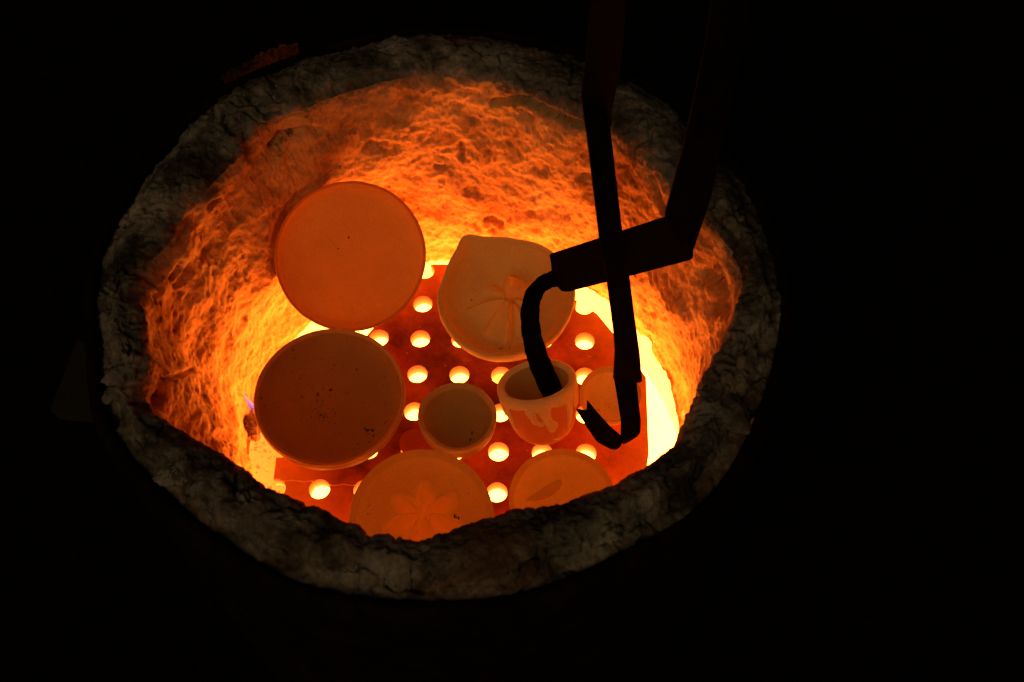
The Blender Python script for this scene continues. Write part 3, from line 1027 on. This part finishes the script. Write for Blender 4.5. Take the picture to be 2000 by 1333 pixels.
# -- low dark red button of clay over one hole
o = lathe('clay_button', smooth_prof([(0, 0), (.0125, 0), (.0140, .003), (.0130, .008), (.0105, .0105), (.007, .0108), (0, .0105)]), M_BUTTON, seg=64)
pI = at(806, 862, .008)
orient(o, (pI[0], pI[1], 0.0006))
tag(o, 'low dark red clay button covering a shelf hole left of the small bowl', 'clay button')

shelf_crumbs()

# -- the mug, tipped and gripped by the tongs
mug = empty('mug', (0, 0, 0))
axE = view_dir(1047, 745) * math.cos(R(59)) + img_dir(-.20, .98) * math.sin(R(59))
axE /= np.linalg.norm(axE)
rE = 74.5 * 1.115 / FPX
hE = .066
prE = smooth_prof([(0, 0), (rE * .42, .0), (rE * .62, .003), (rE * .80, .013), (rE * .92, .030), (rE * .985, .048), (rE * 1.0, hE - .005), (rE * .985, hE - .001), (rE * .935, hE), (rE * .87, hE - .002), (rE * .82, hE - .010), (rE * .77, .036), (rE * .62, .014), (rE * .35, .008), (0, .007)])
def mug_r(z):
    zs = np.array([0, .003, .013, .030, .048, hE - .005, hE])
    rs = np.array([.42, .62, .80, .92, .985, 1.0, .97]) * rE
    return np.interp(z, zs, rs)
body = lathe('mug_body', prE, M_MUG, seg=144)
body.parent = mug
# raw glaze: covers the inside and the rim, and runs down outside in drips that stand proud of the clay
NGT, NGZ = 480, 110
th = np.linspace(0, 2 * np.pi, NGT, endpoint=False)
zi_ = np.array([.007, .008, .014, .036, hE - .010, hE - .003]) 
ri_ = np.array([.01, .35, .62, .77, .82, .855]) * rE
rowsg = []
for k in range(40):
    t = k / 39 * 5
    q = min(int(t), 4)
    f_ = t - q
    rowsg.append((ri_[q] * (1 - f_) + ri_[q + 1] * f_ - .0005, zi_[q] * (1 - f_) + zi_[q + 1] * f_ + .0006))
rowsg += [(rE * .90, hE + .0006), (rE * .95, hE + .0010), (rE * .985, hE + .0004)]
rowsg = [np.stack([r_ * np.cos(th), r_ * np.sin(th), np.full(NGT, z)], -1) for r_, z in rowsg]
zz = np.linspace(hE - .0015, .004, NGZ)
TT, ZZ = np.meshgrid(th, zz)
arc = lambda a0: ((TT - R(a0) + np.pi) % (2 * np.pi) - np.pi) * rE      # metres round the side from angle a0
depth = hE - ZZ
def capsule(a0, d0, a1, d1, w0, w1):
    """tongue of glaze from (angle, depth) to (angle, depth)"""
    px_, py_ = arc(a0), depth - d0
    bx_, by_ = ((R(a1 - a0) + np.pi) % (2 * np.pi) - np.pi) * rE, d1 - d0
    t = np.clip((px_ * bx_ + py_ * by_) / (bx_ ** 2 + by_ ** 2), 0, 1)
    return np.hypot(px_ - bx_ * t, py_ - by_ * t) - (w0 + (w1 - w0) * t)
edge0 = .0115 + .003 * np.sin(TT * 2 + 2.2) + .0018 * np.sin(TT * 5 + .6)
sdf = depth - edge0
for a in ((-88, .008, -86, .022, .0085, .0045), (-86, .022, -79, .034, .0042, .0058), (-79, .034, -80, .038, .0056, .0045), (-108, .012, -105, .024, .0055, .0028), (-105, .024, -96, .0285, .0028, .0030),
          (-44, .008, -44, .030, .006, .0042), (-44, .030, -47, .042, .0042, .0026), (-49, .047, -50, .050, .0022, .0016), (-24, .008, -22, .026, .009, .005), (0, .01, 3, .034, .008, .005),
          (-152, .01, -148, .040, .0045, .0022), (178, .01, 176, .03, .010, .006), (120, .01, 124, .036, .008, .004), (60, .01, 57, .028, .010, .005), (-79, .052, -72, .054, .0018, .0030)):
    c_ = capsule(*a)
    k_ = .0022
    hh = np.clip(.5 + .5 * (c_ - sdf) / k_, 0, 1)
    sdf = c_ * (1 - hh) + sdf * hh - k_ * hh * (1 - hh)
e_ = np.clip(-sdf / .0018, -1, 1)
thick = np.where(e_ > 0, .0015 * np.sqrt(np.clip(1 - (1 - e_) ** 2, 0, 1)) + .0005 * np.exp(-((e_ - .8) / .5) ** 2) * e_, .0012 * e_)
RAD = mug_r(ZZ) + thick - .0001
for k in range(NGZ):
    rowsg.append(np.stack([RAD[k] * np.cos(th), RAD[k] * np.sin(th), ZZ[k]], -1))
grid_obj('inner_glaze', np.array(rowsg[:39]), M_BOWL, mug)
gl = grid_obj('drip_glaze', np.array(rowsg[38:]), M_GLAZE, mug)
cE = at(1047, 743, .071)
yv = -view_dir(1047, 745)                      # angle -90 deg of the mug looks towards the camera
yv = yv - axE * np.dot(yv, axE)
yv /= np.linalg.norm(yv)
xv = np.cross(yv, axE)
mug.rotation_euler = Matrix((xv, yv, axE)).transposed().to_euler()
mug.location = tuple(cE - axE * hE)
tag(mug, 'rounded mug with pale glaze drips down its side, held in the tongs', 'mug')

# ------------------------------------------------------------------ the tongs
tongs = empty('iron_tongs', at(1200, 500, .15))
tag(tongs, 'long black iron tongs reaching in from the upper right, gripping the mug', 'tongs')

def slab(name, poly, refs, th_, sub=True):
    """flat bar: its outline lies in the plane through three known points, thickness th_ away from the camera"""
    a, b, c = [at(*r_) for r_ in refs]
    n = np.cross(b - a, c - a)
    n /= np.linalg.norm(n)
    if np.dot(n, CF) > 0: n = -n
    pts = [on_plane(u, v, a, n) for u, v in poly]
    bm = bmesh.new()
    f = [bm.verts.new(p) for p in pts]
    bk = [bm.verts.new(p - n * th_) for p in pts]
    bm.faces.new(f)
    bm.faces.new(bk[::-1])
    m_ = len(pts)
    for k in range(m_):
        bm.faces.new((f[(k + 1) % m_], f[k], bk[k], bk[(k + 1) % m_]))
    bmesh.ops.recalc_face_normals(bm, faces=bm.faces)
    bmesh.ops.bevel(bm, geom=bm.edges[:], offset=.0008, segments=2, affect='EDGES')
    me = bpy.data.meshes.new(name)
    bm.to_mesh(me)
    bm.free()
    me.materials.append(M_IRON)
    o = bpy.data.objects.new(name, me)
    COL.objects.link(o)
    keep_world(o, tongs)
    return o

def band(name, path, th_=.003):
    """flat strip swept along (u, v, z, width px)"""
    P = np.array([at(u, v, z) for u, v, z, w in path])
    w_ = np.array([w for *_, w in path], float)
    # resample smoothly
    n_ = 60
    t0 = np.r_[0, np.cumsum(np.linalg.norm(np.diff(P, axis=0), axis=1))]
    t = np.linspace(0, t0[-1], n_)
    Q = np.stack([np.interp(t, t0, P[:, k]) for k in range(3)], -1)
    ww = np.interp(t, t0, w_)
    for _ in range(6):
        Q[1:-1] = (Q[:-2] + 2 * Q[1:-1] + Q[2:]) / 4
    vs, fs = [], []
    for k in range(n_):
        tg = Q[min(k + 1, n_ - 1)] - Q[max(k - 1, 0)]
        vd = Q[k] - CAM
        dist = np.dot(vd, CF)
        sd_ = np.cross(tg, vd)
        sd_ /= np.linalg.norm(sd_)
        nn = np.cross(sd_, tg)
        nn /= np.linalg.norm(nn)
        h = ww[k] / 2 * dist / FPX
        jit = .0003 * math.sin(k * .9) + .0002 * math.sin(k * 2.1)
        for a, b in ((-1, -.5), (1, -.5), (1, .5), (-1, .5)):
            vs.append(Q[k] + sd_ * (h + jit) * a + nn * th_ * b)
    for k in range(n_ - 1):
        for q in range(4):
            fs.append((k * 4 + q, k * 4 + (q + 1) % 4, (k + 1) * 4 + (q + 1) % 4, (k + 1) * 4 + q))
    fs.append((0, 1, 2, 3))
    fs.append(tuple(range((n_ - 1) * 4, n_ * 4)))
    o = mesh_obj(name, vs, fs, M_IRON, smooth=False)
    return keep_world(o, tongs)

slab('handle', [(1160, -60), (1228, -60), (1216, 110), (1210, 145), (1191, 238), (1195, 250), (1138, 205), (1135, 190), (1143, 125)], [(1180, -40, .44), (1160, 200, .315), (1225, 60, .392)], .010)
slab('arm', [(1136, 190), (1191, 238), (1197, 290), (1215, 445), (1230, 542), (1240, 620), (1250, 690), (1255, 747), (1240, 750), (1200, 745), (1203, 690), (1200, 650), (1187, 550), (1172, 465), (1150, 285)], [(1160, 200, .314), (1225, 740, .082), (1235, 540, .172)], .007)
slab('jaw', [(1199, 735), (1243, 740), (1248, 790), (1252, 822), (1251, 845), (1244, 855), (1213, 856), (1213, 820), (1208, 790)], [(1220, 735, .072), (1232, 850, .038), (1250, 790, .055)], .0035)
slab('jaw_hook', [(1124, 799), (1146, 803), (1147, 782), (1165, 804), (1190, 832), (1214, 853), (1217, 862), (1212, 874), (1203, 880), (1192, 878), (1166, 864), (1148, 838)], [(1135, 795, .060), (1210, 866, .034), (1150, 840, .044)], .0035)
slab('jaw_hook', [(1213, 850), (1250, 842), (1246, 853), (1232, 863), (1217, 870)], [(1215, 856, .036), (1248, 846, .037), (1225, 866, .029)], .0035)
slab('crossbar', [(1072, 498), (1300, 424), (1345, 440), (1347, 509), (1230, 540), (1110, 571), (1096, 570), (1083, 556), (1086, 545), (1076, 530), (1075, 514)], [(1085, 535, .125), (1325, 470, .250), (1200, 540, .172)], .006)
slab('handle', [(1298, 424), (1318, 350), (1331, 305), (1346, 240), (1375, 100), (1400, -60), (1480, -60), (1440, 150), (1406, 312), (1388, 390), (1364, 462), (1347, 510)], [(1325, 470, .254), (1375, 270, .350), (1395, 350, .315)], .010)
band('jaw', [(1098, 541, .124, 34), (1076, 546, .118, 32), (1056, 556, .106, 30), (1040, 578, .106, 34), (1034, 612, .098, 37), (1038, 655, .088, 38), (1050, 700, .076, 42), (1066, 738, .062, 43), (1080, 768, .050, 43), (1088, 784, .042, 42)])

# ------------------------------------------------------------------ slab corner on the ground left of the drum
sp_ = [at(150, 660, GZ + .03), at(96, 800, GZ + .03), at(120, 806, GZ + .03), at(215, 812, GZ + .03), at(230, 700, GZ + .03)]
bm = bmesh.new()
f = [bm.verts.new(p) for p in sp_]
bk = [bm.verts.new((p[0], p[1], GZ)) for p in sp_]
bm.faces.new(f)
bm.faces.new(bk[::-1])
for k in range(5):
    bm.faces.new((f[(k + 1) % 5], f[k], bk[k], bk[(k + 1) % 5]))
bmesh.ops.recalc_face_normals(bm, faces=bm.faces)
bmesh.ops.bevel(bm, geom=bm.edges[:], offset=.003, segments=2, affect='EDGES')
me = bpy.data.meshes.new('paving_slab')
bm.to_mesh(me)
bm.free()
me.materials.append(M_SLAB)
o = bpy.data.objects.new('paving_slab', me)
COL.objects.link(o)
tag(o, 'dim grey corner of a concrete slab on the ground left of the kiln', 'paving slab')
